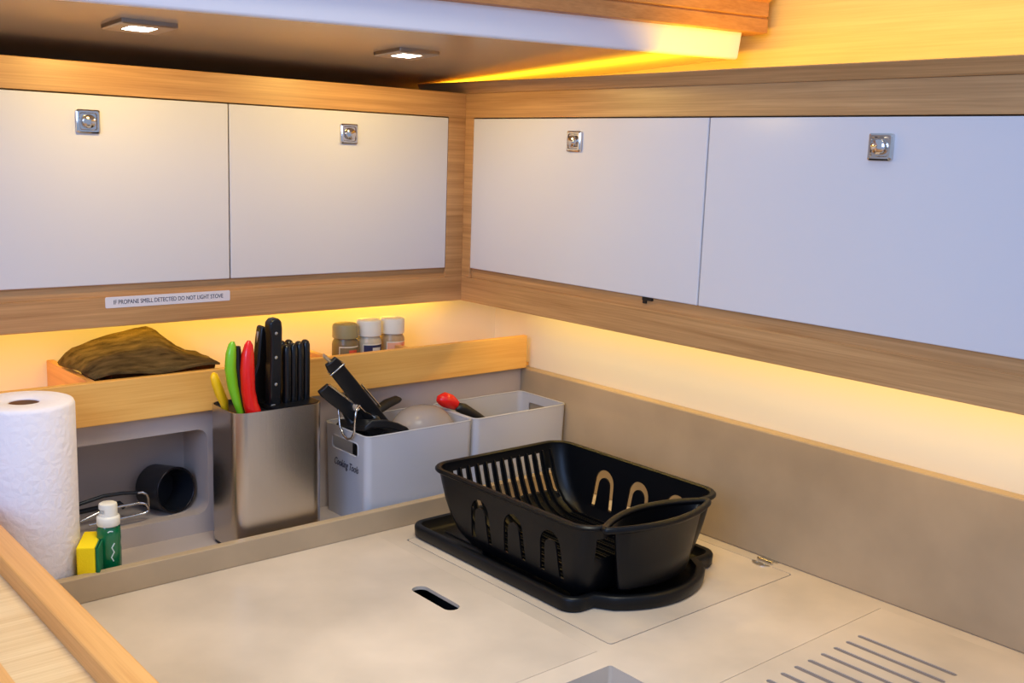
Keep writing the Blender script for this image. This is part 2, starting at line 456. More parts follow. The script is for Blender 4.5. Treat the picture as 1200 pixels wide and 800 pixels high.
# ------------------------------------------------------------------ shelf with fiddle board and niche
sh = thing('galley_shelf', 'oak fronted shelf along the left wall holding the towel and spice jars', 'shelf', (-.6, .06, 0))
MB().box(-CW, -.0005, 0, .012, .2065, .2720).build('front_board', M['beech_x'], sh, bevel=.0015)
MB().prism([(-CW, .012), (-.0005, .012), (-.0005, .018), (.0215, .0185), (.0215, wy(.022)-.0005), (-CW, wy(-CW)-.0005)], 2, .2065, .2130).build('shelf_bottom', M['beech_x'], sh)
for x in (-.845, -.449, -.282):
    MB().box(x-.0055, x+.0055, .012, wy(x)-.0008, .213, .2715).build('divider', M['beech_y'], sh, bevel=.001)
pn = MB().box(-CW, .0215, .0182, .030, 0, .2065).build('niche_panel', M['grey_panel'], sh)
NX0, NX1 = -1.02, -.664
k = MB(); k.prism(rrect(NX0, NX1, .0325, .1735, .018, 8), 1, 0, .05); cut(pn, k)
pn['label'] = 'grey panel with a round-cornered opening'
# niche liner: thin shell behind the opening
n = MB(); n.loft([[(x, .0295, z) for x, z in rrect(NX0, NX1, .0325, .1735, .018, 8)], [(x, .112, z) for x, z in rrect(NX0, NX1, .0325, .1735, .018, 8)]], False, True)
nl = n.build('niche_liner', M['grey_panel'], sh, smooth=40)

# ------------------------------------------------------------------ near left cabinet with raised rail
sc_ = thing('side_cabinet', 'pale wood cabinet top with a raised orange rail, nearest lower left corner', 'cabinet', (-1.3, -.6, -.9))
RZ = .160
MB().box(-1.124, -1.064, -1.5, .0, RZ-.05, RZ-.022).build('top', M['ash_x'], sc_)
MB().box(-1.9, -1.124, -1.5, .0, RZ-.05, RZ-.0215).build('edge_board', M['beech_y'], sc_)
MB().box(-1.066, -1.036, -1.5, .0, RZ-.06, RZ).build('fiddle_rail', M['beech_y'], sc_, bevel=.003, seg=3)
MB().box(-1.9, -1.050, -1.5, .0, -.9, RZ-.05).build('body', M['oak_y'], sc_)

# ------------------------------------------------------------------ ceiling lamps
def downlight(x, y, label):
    t = thing('ceiling_downlight', label, 'lamp', (x, y, soff(y)), 'square downlights in the ceiling board')
    h = .0375
    N = Vector((0, -.05, -1)).normalized(); T = Vector((1, 0, 0)); U = Vector((0, 1, -.05)).normalized()
    c0 = Vector((x, y, soff(y)))
    def sq(a, d, r=.003): return [c0 + T*p + U*q + N*d for p, q in rrect(-a, a, -a, a, r, 3)]
    MB().loft([sq(h, 0), sq(h, .005), sq(h-.002, .0065), sq(.0195, .0065), sq(.0180, .0035)]).build('bezel', M['bezel'], t, smooth=30)
    MB().loft([sq(.0178, .0036), sq(.0178, .006), sq(.014, .007)]).build('lens', M['lamp'], t, smooth=30)
    l = bpy.data.lights.new('downlight_beam', 'SPOT'); l.energy = 2.6; l.color = (1, .68, .17)
    l.spot_size = math.radians(174); l.spot_blend = .04; l.shadow_soft_size = .012
    o = bpy.data.objects.new('downlight_beam', l); COL.objects.link(o)
    o.parent = t; o.location = (0, 0, -.012)
downlight(-.816, -.130, 'square metal ceiling downlight nearest the left edge, lit')
downlight(-.403, -.145, 'square metal ceiling downlight nearest the cabinet corner, lit')

# ------------------------------------------------------------------ paper towel roll
pt = thing('paper_towel_roll', 'white quilted paper towel roll standing on end at the left edge', 'paper towel', (-.962, -.0655, 0))
R0, R1, HH = .0195, .0640, .2735
MB().lathe([(R0, .001), (R1-.001, .001), (R1, .003), (R1, HH-.006), (R1-.002, HH-.0015), (R1-.006, HH), (R0+.003, HH-.001), (R0, HH-.003)], (-.962, -.0655, 0), 64, closed=True).build('paper', M['paper'], pt, smooth=50)
MB().lathe([(R0-.0012, 0), (R0-.0002, 0), (R0-.0002, HH-.004), (R0-.0012, HH-.004)], (-.962, -.0655, 0), 40, closed=True).build('core', M['card'], pt, smooth=40)

# ------------------------------------------------------------------ sponge + soap
s0 = Vector((-.921, -.1265, 0)); yd = Vector((.034, .064, 0)).normalized(); xd = Vector((yd.y, -yd.x, 0))
spg = thing('sponge', 'yellow sponge with green scrub side standing beside the green soap bottle', 'sponge', s0 + yd*.035 + xd*.012)
def obox(a0, a1, b0, b1, z0, z1):
    m = MB()
    m.loft([[tuple(s0 + xd*a + yd*b + Vector((0, 0, z))) for a, b in rrect(a0, a1, b0, b1, .003, 3)] for z in (z0, z1)])
    return m
obox(0, .0245, 0, .066, .0, .074).build('foam', M['sponge'], spg, bevel=.002)
obox(.0247, .0300, 0, .066, .0, .073).build('scrub_pad', M['scrub'], spg, bevel=.0015)
b0 = (-.868, -.104, 0)
sb = thing('soap_bottle', 'small green dish soap bottle with a cream flip cap', 'bottle', b0)
def ell(prof, c, fx, fy, seg=28):
    m = MB(); m.loft([[(c[0] + fx*r*math.cos(2*PI*i/seg), c[1] + fy*r*math.sin(2*PI*i/seg), c[2] + h) for i in range(seg)] for r, h in prof]); return m
ell([(.0150, 0), (.0168, .002), (.0168, .055), (.0160, .062), (.0168, .070), (.0160, .086), (.012, .0935), (.010, .096)], b0, 1, .80).build('body', M['soap'], sb, smooth=45)
cp = MB(); cp.lathe([(.0150, .0905), (.0158, .092), (.0158, .1015), (.0148, .1035), (.0128, .1045), (.0125, .106), (.0125, .119), (.0118, .1215), (.0100, .1225)], b0, 28)
cp = cp.build('cap', M['cap'], sb, smooth=45)
k = MB().box(-.884, -.876, -.13, -.08, .1085, .1145); cut(cp, k)
lb = MB()
def onb(dx, dz): return (b0[0]+dx, b0[1] - .80*math.sqrt(.0168**2 - dx*dx) - .0001, dz)
for q in (((.003, .066), (-.001, .060), (.002, .053), (-.002, .046), (.001, .040)), ((-.006, .083), (-.003, .0845), (.001, .0835))):
    lb.tube([onb(*p) for p in q], .0009, 6)
lb.build('print', M['white_strokes'], sb)  # white wavy strokes on the bottle front

# ------------------------------------------------------------------ knife block and knives
BX0, BX1, BY0, BY1, BH = -.677, -.523, -.110, -.012, .224
kb = thing('knife_block', 'brushed steel knife block full of knives, standing before the shelf', 'knife block', ((BX0+BX1)/2, (BY0+BY1)/2, 0))
m = MB(); r = .022
m.loft([rl(BX0, BX1, BY0, BY1, r, .006, 8), rl(BX0, BX1, BY0, BY1, r, BH, 8), rl(BX0+.002, BX1-.002, BY0+.002, BY1-.002, r-.002, BH, 8), rl(BX0+.002, BX1-.002, BY0+.002, BY1-.002, r-.002, BH-.02, 8)])
m.build('sleeve', M['steel'], kb, smooth=40)
m = MB(); m.loft([rl(BX0+.002, BX1-.002, BY0+.002, BY1-.002, r-.002, 0, 8), rl(BX0+.001, BX1-.001, BY0+.001, BY1-.001, r-.001, .006, 8)])
m.build('base', M['black_plastic'], kb, smooth=40)
m = MB(); m.loft([rl(BX0+.0025, BX1-.0025, BY0+.0025, BY1-.0025, r-.0025, BH-.018, 8), rl(BX0+.0025, BX1-.0025, BY0+.0025, BY1-.0025, r-.0025, BH-.006, 8)])
m.build('insert', M['black_soft'], kb, smooth=40)
m = MB(); m.loft([rl(-.612, BX1-.0035, BY0+.0035, BY1-.004, .016, BH-.006, 6), rl(-.612, BX1-.0035, BY0+.0035, BY1-.004, .016, BH+.001, 6)])
m.build('slot_plate', M['black_plastic'], kb, smooth=40)

def knife_handle(name, label, pts, rs, m, flat, group=None, cat='knife'):
    loc = pts[0]
    t = thing(name, label, cat, loc, group)
    MB().tube(pts, rs, 16, flat=flat).build('handle', m, t, smooth=50)
    return t
def blade(t, base, w, th, depth=.07, rot=(1, 0)):
    x, y, z = base; dx, dy = rot
    m = MB()
    q = [(x - dx*w/2 + dy*th/2, y - dy*w/2 - dx*th/2), (x + dx*w/2 + dy*th/2, y + dy*w/2 - dx*th/2), (x + dx*w/2 - dy*th/2, y + dy*w/2 + dx*th/2), (x - dx*w/2 - dy*th/2, y - dy*w/2 + dx*th/2)]
    m.loft([[(a, b, z) for a, b in q], [(a, b, z - depth) for a, b in q]])
    m.build('blade', M['satin'], t)
z0 = BH - .006
t = knife_handle('paring_knife', 'knife with a short yellow handle at the left of the knife block', [(-.6655, -.052, z0), (-.669, -.054, .232), (-.678, -.058, .249), (-.685, -.0605, .266), (-.6885, -.062, .277), (-.690, -.0625, .281)], [.006, .0085, .0098, .0090, .0072, .003], M['yellow'], (1, .75))
t = knife_handle('utility_knife', 'knife with a curved lime green handle in the knife block', [(-.655, -.083, z0), (-.661, -.083, .236), (-.668, -.083, .262), (-.6715, -.083, .290), (-.6705, -.083, .312), (-.6685, -.083, .326), (-.6675, -.083, .331)], [.0065, .0080, .0098, .0105, .0098, .0070, .003], M['green'], (1, .8))
MB().tube([(-.646, -.078, z0), (-.652, -.078, .245), (-.657, -.078, .290), (-.657, -.078, .322)], [.006, .008, .0085, .004], 12).build('handle_shade', M['black_soft'], t, smooth=50)  # black tube painting the shaded side of the green handle
t = knife_handle('santoku_knife', 'knife with a glossy red handle at the front of the knife block', [(-.638, -.091, z0), (-.643, -.091, .232), (-.647, -.091, .255), (-.648, -.091, .285), (-.647, -.091, .310), (-.6455, -.091, .325), (-.645, -.091, .3315)], [.0145, .0136, .0130, .0134, .0116, .0080, .003], M['red'], (1, .8))
# chef knife: rounded slab handle with three rivets and steel bolster
ck = thing('chef_knife', 'tall black chef knife with steel rivets, tallest in the knife block', 'knife', (-.596, -.074, z0))
prof = [(-.6075, .219), (-.5875, .219), (-.5865, .250), (-.5855, .300), (-.5850, .345), (-.5865, .3565), (-.5925, .3615), (-.6010, .3600), (-.6065, .3545), (-.6070, .346), (-.6050, .335), (-.6050, .300), (-.6070, .262)]
MB().prism(prof, 1, -.086, -.066).build('handle', M['black_gloss'], ck, bevel=.0035, seg=3, smooth=40)
rv = [MB().lathe([(.0024, 0), (.0024, .0012), (.001, .0018)], (-.5965 - (.344-z)*.01, -.0855, z), 12, (0, -1, 0)).build('rivet', M['satin'], ck, smooth=40) for z in (.338, .300, .2575)]
MB().prism([(-.6055, .2182), (-.5985, .2182), (-.5985, .2262), (-.6055, .2262)], 1, -.0866, -.064).build('bolster', M['satin'], ck, bevel=.001)
# broad black sheath / handle behind it
sk = thing('carving_knife', 'black handled knife behind the tall chef knife', 'knife', (-.607, -.050, z0))
prof = [(-.630, .219), (-.596, .219), (-.596, .335), (-.600, .346), (-.606, .344), (-.609, .325), (-.613, .285), (-.625, .255)]
MB().prism(prof, 1, -.056, -.038).build('handle', M['black_gloss'], sk, bevel=.003, seg=3, smooth=40)
MB().tube([(-.6075, -.047, .318), (-.6075, -.047, .336)], .0022, 8).build('spine', M['satin'], sk, smooth=40)

def steak(x, y, h, label):
    t = thing('steak_knife', label, 'knife', (x, y, z0), 'black steak knives in the steel block')
    l = []
    for z, w, d in ((z0, .0052, .008), (.232, .0056, .0085), (h-.02, .0058, .0088), (h-.007, .0056, .0082), (h-.002, .0042, .0064), (h, .002, .003)):
        l.append(rl(x-w, x+w, y-d, y+d, min(w, d)*.75, z, 4))
    MB().loft(l).build('handle', M['black_gloss'], t, smooth=45)
    return t
names = ['first black steak knife beside the tall chef knife', 'second black steak knife from the tall chef knife', 'third black steak knife from the tall chef knife', 'fourth black steak knife, nearest the right rim of the block']
for i, x in enumerate((-.5755, -.5625, -.5495, -.5365)): steak(x, -.078 + i*.003, .3175 + .001*i, names[i])
steak(-.566, -.046, .318, 'black steak knife behind the first and second front ones')
steak(-.552, -.044, .318, 'black steak knife behind the third front one')

# ------------------------------------------------------------------ storage bins
def storage_bin(x0, x1, label):
    y0, y1, h, th, r = -.123, .013, .1575, .0018, .012
    t = thing('storage_bin', label, 'bin', ((x0+x1)/2, (y0+y1)/2, 0), 'frosted storage bins')
    m = MB(); ins = .003
    m.loft([rl(x0+ins, x1-ins, y0+ins, y1-ins, r, 0, 6), rl(x0, x1, y0, y1, r, h, 6), rl(x0+th, x1-th, y0+th, y1-th, r-th, h, 6), rl(x0+ins+th, x1-ins-th, y0+ins+th, y1-ins-th, r-th, th, 6)])
    ob = m.build('shell', M['bin'], t, smooth=40)
    k = MB()
    yc = (y0+y1)/2
    for xx in (x0, x1): k.prism(rrect(yc-.040, yc+.040, .119, .140, .005, 4), 0, xx-.01, xx+.01)
    cut(ob, k)
    ob.data.polygons.foreach_set('use_smooth', [True]*len(ob.data.polygons)); ob.data.set_sharp_from_angle(angle=math.radians(40))
    for xx, sg in ((x0+.0006, -1), (x1-.0006, 1)):
        m = MB(); pts = rrect(yc-.0412, yc+.0412, .1178, .1412, .006, 4)
        m.tube([(xx, y, z) for y, z in pts], .0013, 6, closed=True)
        m.build('handle_hole_rim', M['bin'], t, smooth=50)
    MB().tube([(x, y, h) for x, y in rrect(x0+.0009, x1-.0009, y0+.0009, y1-.0009, r-.001, 6)], .0016, 6, closed=True).build('rim', M['bin'], t, smooth=50)
    return t
lbin = storage_bin(-.453, -.2295, 'frosted plastic bin with handwriting on its end, beside the knife block, full of utensils')
text_mesh('handwriting', 'Cooking Tools', .018, M['ink'], lbin, (-.4536, -.060, .096), (0, -1, -.01), (0, 0, 1), .0002, shear=.35, width=.076)
rbin = storage_bin(-.2255, -.002, 'frosted plastic bin in the corner, nearly empty, holding the red and black tool')

# utensils in the left bin -------------------------------------------------
tg = thing('kitchen_tongs', 'black nylon tongs with steel edges leaning out of the left bin', 'tongs', (-.40, -.075, .16))
ax0 = Vector((-.498, -.082, .284)); ax1 = Vector((-.378, -.062, .148))
dirv = (ax1 - ax0).normalized(); wv = Vector((.62, -.25, .72)); wv = (wv - dirv*wv.dot(dirv)).normalized(); nv = dirv.cross(wv)
def slab_along(p0, p1, w0, w1, th, wv, nv):
    m = MB(); L = []
    for p, w in ((p0, w0), (p0.lerp(p1, .06), w0*1.25), (p0.lerp(p1, .5), (w0*1.25+w1)/2), (p0.lerp(p1, .97), w1), (p1, w1*.8)):
        L.append([p + wv*a + nv*b for a, b in ((-w, -th), (w, -th), (w*1.0, th), (0, th*1.6), (-w, th))])
    m.loft(L); return m
slab_along(ax0, ax1, .0105, .0155, .0035, wv, nv).build('arm', M['black_soft'], tg, bevel=.0015, smooth=40)
off = -wv*.024 - nv*.010 + Vector((0, 0, -.020))
bx0 = ax0 + off + dirv*.020; bx1 = ax1 + off*.2 + dirv*.01
slab_along(bx0, bx1, .010, .014, .0035, wv, nv).build('arm', M['black_soft'], tg, bevel=.0015, smooth=40)
e = MB(); sd = nv if nv.y < 0 else -nv
e.tube([bx0 + wv*.011 + sd*.005, bx0.lerp(bx1, .5) + wv*.013 + sd*.006, bx1 + wv*.014 + sd*.006 - dirv*.03], .0019, 8)
e.build('steel_edge', M['chrome'], tg, smooth=50)
e = MB(); e.tube([ax0.lerp(ax1, .42) + wv*.0165, ax0.lerp(ax1, .75) + wv*.0185], .0016, 8)
e.build('steel_edge', M['chrome'], tg, smooth=50)
e = MB(); q = ax0.lerp(ax1, .10)
e.tube([q + wv*.0145 + nv*.006, q + wv*.0145 - nv*.0055, q - wv*.0145 - nv*.0055, q - wv*.0145 + nv*.006], .0016, 8, closed=True)
e.build('locking_ring', M['chrome'], tg, smooth=50)
MB().tube([ax0 + dirv*.006, ax0 - dirv*.017 - wv*.003], [.0045, .0035], 10, flat=(1, .5)).build('tip', M['satin'], tg, smooth=40)
MB().tube([ax0.lerp(ax1, .80) - nv*.012, ax0.lerp(ax1, .80) + nv*.012], .005, 14).build('pivot', M['satin'], tg, smooth=40)

tn = thing('turner', 'wide black nylon turner lying across the front of the left bin', 'spatula', (-.41, -.08, .13))
L = []
for x, y, z, w, th in ((-.4475, -.060, .159, .048, .004), (-.436, -.062, .167, .050, .007), (-.410, -.068, .165, .047, .007), (-.385, -.078, .158, .036, .007), (-.366, -.088, .151, .026, .006), (-.354, -.094, .140, .020, .004)):
    L.append([(x, y + a*w, z - a*.2*w + b*th) for a, b in ((-1, -1), (1, -1), (1, 1), (-1, 1))])
MB().loft(L).build('blade', M['black_soft'], tn, bevel=.002, smooth=30)
MB().tube([(-.436, -.055, .165), (-.442, -.040, .185), (-.447, -.028, .200)], [.010, .008, .006], 12).build('handle', M['black_soft'], tn, smooth=50)

ld = thing('ladle', 'black ladle handle end with grey tip beside the tongs in the left bin', 'ladle', (-.43, -.04, .16))
MB().tube([(-.405, -.020, .120), (-.425, -.030, .165), (-.440, -.040, .198), (-.446, -.043, .211)], [.012, .012, .011, .007], 14, flat=(1, .6)).build('handle', M['black_soft'], ld, smooth=50)
MB().tube([(-.4405, -.062, .197), (-.4415, -.073, .199)], [.0085, .0075], 16).build('end_cap', M['satin'], ld, smooth=50)
wh = thing('wire_hook', 'shiny steel wire loop hanging over the end of the left bin', 'utensil', (-.458, -.07, .18))
pts = [(-.452, -.022, .222), (-.4575, -.040, .200), (-.4590, -.0455, .180), (-.4590, -.049, .162), (-.4590, -.060, .150), (-.4590, -.073, .1455), (-.4590, -.086, .150), (-.4590, -.094, .162), (-.4590, -.0965, .185), (-.4575, -.0965, .200), (-.450, -.092, .205), (-.430, -.080, .190)]
MB().tube(pts, .0019, 10).build('wire', M['chrome'], wh, smooth=60)

sp2 = thing('spatula', 'black spatula handle pointing right, behind the plastic lid in the left bin', 'spatula', (-.36, -.025, .16))
MB().tube([(-.395, -.030, .158), (-.372, -.026, .172), (-.345, -.020, .181), (-.322, -.016, .185), (-.314, -.015, .184)], [.008, .0105, .0115, .0100, .005], 14, flat=(.7, 1, (0, 0, 1))).build('handle', M['black_soft'], sp2, smooth=50)
MB().box(-.41, -.395, -.05, -.01, .02, .158).build('blade', M['black_soft'], sp2, bevel=.002)

# hazy dome lid
dl = thing('plastic_lid', 'hazy clear domed plastic lid sticking up in the left bin', 'lid', (-.300, -.060, .11))
m = MB(); cx, cy = -.2975, -.062
prof = []
for i in range(9):
    a = PI/2 * i / 8
    prof.append((.064*math.cos(a)**.8 if i < 8 else .0005, .124 + .056*math.sin(a)))
m.lathe([(.066, .110), (.066, .117)] + prof, (cx, cy, 0), 40)
dlo = m.build('dome', M['lid'], dl, smooth=50)
for v in dlo.data.vertices: v.co.y *= .82

# red and black tool in the right bin
rt = thing('can_opener', 'red and black handled kitchen tool leaning in the right bin', 'kitchen tool', (-.2, -.045, .12))
MB().tube([(-.2485, -.040, .1765), (-.2440, -.040, .1785), (-.234, -.040, .1785), (-.222, -.040, .174), (-.212, -.040, .168), (-.203, -.040, .162)], [.004, .0095, .0140, .0138, .0115, .0085], 18).build('red_grip', M['red'], rt, smooth=60)
MB().tube([(-.212, -.048, .158), (-.205, -.048, .1615), (-.195, -.048, .158), (-.165, -.048, .139), (-.130, -.048, .116), (-.10, -.048, .095)], [.004, .0095, .0105, .0100, .0090, .008], 16).build('black_grip', M['black_soft'], rt, smooth=60)

# ------------------------------------------------------------------ spice jars
def jar(x, y, body, cap, lab, mark, zt_, label):
    t = thing('spice_jar', label, 'jar', (x, y, .213), 'spice jars on the oak shelf')
    r = .0235
    MB().lathe([(r-.002, .213), (r, .215), (r, .279), (r-.001, .284), (r-.004, .289), (r-.004, .292)], (x, y, 0), 32).build('body', body, t, smooth=40)
    MB().lathe([(r-.0015, .2905), (r-.0006, .2915), (r-.0006, zt_-.006), (r-.0016, zt_-.002), (r-.005, zt_), (r-.009, zt_-.0006)], (x, y, 0), 32).build('cap', cap, t, smooth=40)
    def patch(a0, a1, zz0, zz1, rr):
        m = MB(); n = 12
        m.loft([[(x + q*math.sin(a0+(a1-a0)*i/n), y - q*math.cos(a0+(a1-a0)*i/n), z) for q, z in ((rr-.0003, zz0), (rr, zz0), (rr, zz1), (rr-.0003, zz1))] for i in range(n+1)])
        return m
    w = patch(-1.0, .75, .225, .2775, r+.0004).build('label', M['label_w'], t, smooth=40)
    patch(-.93, .70, .227, .2755, r+.0007).build('label_print', lab, w, smooth=40)
    patch(-.25, .45, .262, .271, r+.001).build('label_mark', mark, w, smooth=40)
jar(-.3815, .0625, M['spice_a'], M['cap_olive'], M['label_o'], M['label_r'], .3165, 'spice jar with an olive lid, left of the three on the shelf')
jar(-.3310, .0640, M['spice_b'], M['cap'], M['label_n'], M['label_w'], .3200, 'spice jar with a dark blue label, middle of the three on the shelf')
jar(-.3130+.034, .0655, M['spice_c'], M['cap'], M['label_p'], M['label_r'], .3195, 'spice jar with a pinkish label, right of the three on the shelf')

# ------------------------------------------------------------------ towel
tw = MB()
N_ = 26; loops = []
for i in range(N_ + 1):
    u = i / N_
    x = -.8385 + u * .192
    # ridge height and depth along the cloth, front edge on the board
    hz = [(.0, .285), (.06, .302), (.3, .317), (.55, .327), (.62, .328), (.68, .322), (.80, .298), (.92, .284), (1, .280)]
    for (a, za), (b, zb_) in zip(hz, hz[1:]):
        if a <= u <= b: ridge = za + (zb_-za)*(u-a)/(b-a)
    fz = .2800 + .003*math.sin(u*9) - .004*max(0, .15-u)/.15
    fyv = .006 + .012*max(0, .2-u)/.2
    by = .125
    thk = .024 if u < .85 else .024 - .1*(u-.85)
    thk = max(thk, .008)
    sec = []
    n = 12
    for j in range(n + 1):
        v = j / n
        y = fyv + (by - fyv) * v
        z = fz + (ridge - fz) * (v ** .85) + .0015*noise.noise((x*60, y*60, 3))
        sec.append((x - .018*v*(1-u) + .012*v*u + .006*noise.noise((u*4, v*3, 9)), y, z))
    bot = []
    for j in range(n, -1, -1):
        v = j / n
        xx, y, z = sec[j]
        low = max(.2755 if (v < .25 or u < .12) else .262 - .02*v, .22)
        zz = min(z - .004, low + .002)
        if v < .12: zz = fz - .0035
        bot.append((xx, y + .0005, zz))
    sec.append((sec[-1][0], by + .006, ridge - .004)); 
    loops.append(sec + bot)
tw.loft(loops)
two = tw.build('folded_towel', M['cloth'], loc=(-.75, .06, .275), smooth=70)
tag(two, 'folded olive brown cloth lying over the shelf divider against the wall', 'towel')

# ------------------------------------------------------------------ things in the niche
cpn = thing('saucepan', 'small dark pan lying on its side in the grey niche', 'pan', (-.708, .065, .082))
axd = Vector((.28, -1, .10)).normalized()
c0 = Vector((-.7065, .046, .0705))
R_ = .0365
prof = [(.0005, -.062), (R_-.006, -.062), (R_, -.055), (R_+.001, 0), (R_-.0025, 0), (R_-.003, -.050), (.0006, -.052)]
MB().lathe(prof, c0, 40, axd).build('bowl', M['dark_pot'], cpn, smooth=40)
q = MB(); u = axd.orthogonal().normalized(); w = axd.cross(u)
q.tube([c0 + (u*math.cos(2*PI*i/36) + w*math.sin(2*PI*i/36))*(R_-.0005) for i in range(36)], .0016, 8, closed=True)
q.build('rim', M['dark_wire'], cpn, smooth=50)

cl = thing('bent_utensil', 'dark bent wire handle with shiny end, behind the soap bottle in the niche', 'utensil', (-.82, .06, .06))
MB().tube([(-.90, .050, .066), (-.862, .050, .0735), (-.820, .050, .0805), (-.790, .050, .0795), (-.768, .050, .076)], .0030, 10).build('grip', M['dark_pot'], cl, smooth=60)
MB().tube([(-.770, .050, .076), (-.760, .050, .0755), (-.7525, .050, .071), (-.750, .050, .0635), (-.750, .050, .048)], .0024, 10).build('wire', M['chrome'], cl, smooth=60)
MB().tube([(-.90, .055, .050), (-.862, .062, .0575), (-.82, .066, .0575), (-.79, .068, .058), (-.783, .068, .050)], .0042, 10).build('lower_grip', M['dark_pot'], cl, smooth=60)
ch = thing('wire_loop', 'bright steel wire loop lying in the niche, right of the soap bottle', 'utensil', (-.79, .03, .05))
pts = [(-.862, .034, .052), (-.83, .033, .063), (-.80, .032, .0655), (-.772, .032, .0655), (-.762, .032, .062), (-.7575, .032, .055), (-.7585, .032, .049), (-.765, .032, .0465), (-.80, .032, .0455), (-.85, .033, .0445)]
MB().tube(pts, .0022, 10).build('wire', M['chrome'], ch, smooth=60)

# ------------------------------------------------------------------ drip tray
ty = thing('drip_tray', 'black drip tray under the dish rack, with a raised edge and curved front', 'tray', (-.25, -.38, 0))
def tray_out(ins, z):
    x0, x1, y0, y1 = -.4085+ins, -.086-ins, -.571+ins, -.180-ins
    r = max(.028-ins, .008); out = []
    for cx, cy, a0 in ((x1-r, y1-r, 0), (x0+r, y1-r, PI/2), (x0+r, y0+r, PI)):
        for i in range(7):
            a = a0 + PI/2*i/6; out.append((cx + r*math.cos(a), cy + r*math.sin(a), z))
    # bulging front
    bx0, bx1 = -.365+ins, -.135-ins
    for i in range(15):
        s_ = i/14; x = bx0 + (bx1-bx0)*s_
        out.append((x, y0 - .058*math.sin(PI*s_)**.6, z))
    for i in range(7):
        a = 3*PI/2 + PI/2*i/6; out.append((x1-r + r*math.cos(a), y0+r + r*math.sin(a), z))
    return out
m = MB()
m.loft([tray_out(.004, .0004), tray_out(.001, .004), tray_out(0, .018), tray_out(.002, .0215), tray_out(.006, .0228), tray_out(.011, .0215), tray_out(.016, .009), tray_out(.022, .0065)])
m.build('tray', M['black_plastic'], ty, smooth=50)
m = MB()
for i in range(9):
    x = -.36 + i*.028
    m.tube([(x, -.22, .0068), (x, -.54, .0068)], .0018, 6)
m.build('drain_ribs', M['black_plastic'], ty, smooth=60)

# ------------------------------------------------------------------ dish rack
dr = thing('dish_rack', 'black plastic dish rack with a cutlery cup, standing in its drip tray', 'dish rack', (-.258, -.41, .016))
lev = [  # z, x0, x1, y0, y1, r
    (.0165, -.378, -.140, -.556, -.305, .030),
    (.0210, -.383, -.133, -.560, -.290, .032),
    (.0350, -.388, -.128, -.566, -.268, .032),
    (.0550, -.391, -.125, -.572, -.252, .032),
    (.0800, -.394, -.122, -.578, -.240, .032),
    (.1050, -.396, -.120, -.583, -.232, .032),
    (.1230, -.398, -.118, -.586, -.228, .032)]
th = .0028
def lp(l, o, dz=0): return rl(l[1]-o, l[2]+o, l[3]-o, l[4]+o, max(l[5]+o, .005), l[0]+dz, 8)
loops = [lp(l, 0) for l in lev]
top = lev[-1]
loops += [lp(top, .0055, .0005), lp(top, .0072, .0025), lp(top, .0072, .0050), lp(top, .0050, .0072), lp(top, .0005, .0078), lp(top, -th, .0060)]
loops += [lp(l, -th) for l in reversed(lev[2:])] + [lp(lev[1], -th-.001), rl(lev[0][1]+.006, lev[0][2]-.006, lev[0][3]+.006, lev[0][4]-.006, .026, .0205, 8)]
bk = MB().loft(loops).build('basket', M['black_plastic'], dr)

# cup outlines: a lens, straight-ish front and bowed back
def lens(z, x0, x1, yc, fb, bb, n=18, e=.62):
    out = []
    for i in range(n): s_ = .5-.5*math.cos(PI*i/n); out.append((x0+(x1-x0)*s_, yc - fb*math.sin(PI*s_)**e, z))
    for i in range(n): s_ = .5-.5*math.cos(PI*i/n); out.append((x1+(x0-x1)*s_, yc + bb*math.sin(PI*s_)**e, z))
    return out
cl_ = [(.029, -.336, -.198, -.590, .018, .030), (.033, -.339, -.194, -.591, .022, .032), (.070, -.346, -.186, -.593, .0245, .033), (.117, -.355, -.175, -.5955, .0265, .0345), (.1235, -.374, -.166, -.598, .0275, .036)]
def cuploop(i, o):
    z, x0, x1, yc, fb, bb = cl_[i]
    return lens(z, x0-o*1.8, x1+o*1.8, yc, fb+o, bb+o)
# cut slots
k = MB()
def w_prism(mb, x0, x1, y0, y1, z0, z1): mb.box(x0, x1, y0, y1, z0, z1)
for i in range(11):
    x = -.353 + i*.0181
    w_prism(k, x-.0046, x+.0046, -.268, -.215, .034, .114)
w_prism(k, -.1540, -.1475, -.268, -.215, .034, .086)
cut(bk, k)
k = MB()
for i in range(12):
    x = -.353 + i*.0181
    k.box(x-.003, x+.003, -.515, -.300, .010, .0235)
cut(bk, k)
k = MB()
def uslit(mb, yc, x0, x1, h0=.038, h1=.104, wo=.0215, wi=.0125):
    pts = []
    for i in range(13):
        a = PI*i/12; pts.append((yc + wo*math.cos(a)*1.0, h1-wo*1.1 + wo*1.1*math.sin(a)))
    pts.append((yc-wo-.003, h0)); pts.append((yc-wi-.003, h0))
    for i in range(13):
        a = PI - PI*i/12; pts.append((yc + wi*math.cos(a), h1-wo*1.1 - .004 + (wi)*1.15*math.sin(a)))
    pts.append((yc+wi+.003, h0)); pts.append((yc+wo+.003, h0))
    mb.prism(pts, 0, x0, x1)
for yc in (-.349, -.427, -.508):
    uslit(k, yc, -.41, -.375)
    uslit(k, yc, -.140, -.110)
cut(bk, k)
k = MB().loft([cuploop(0, -.001), cuploop(1, -.001), cuploop(2, -.001), cuploop(3, -.001), cuploop(4, -.001), [(x, y, .15) for x, y, z in cuploop(4, -.001)]])
cut(bk, k)
k = MB()
k.loft([rl(-.368, -.172, -.64, -.574, .002, .034, 2), rl(-.376, -.164, -.64, -.574, .002, .108, 2)])
cut(bk, k)
bk.data.polygons.foreach_set('use_smooth', [True]*len(bk.data.polygons)); bk.data.set_sharp_from_angle(angle=math.radians(35))

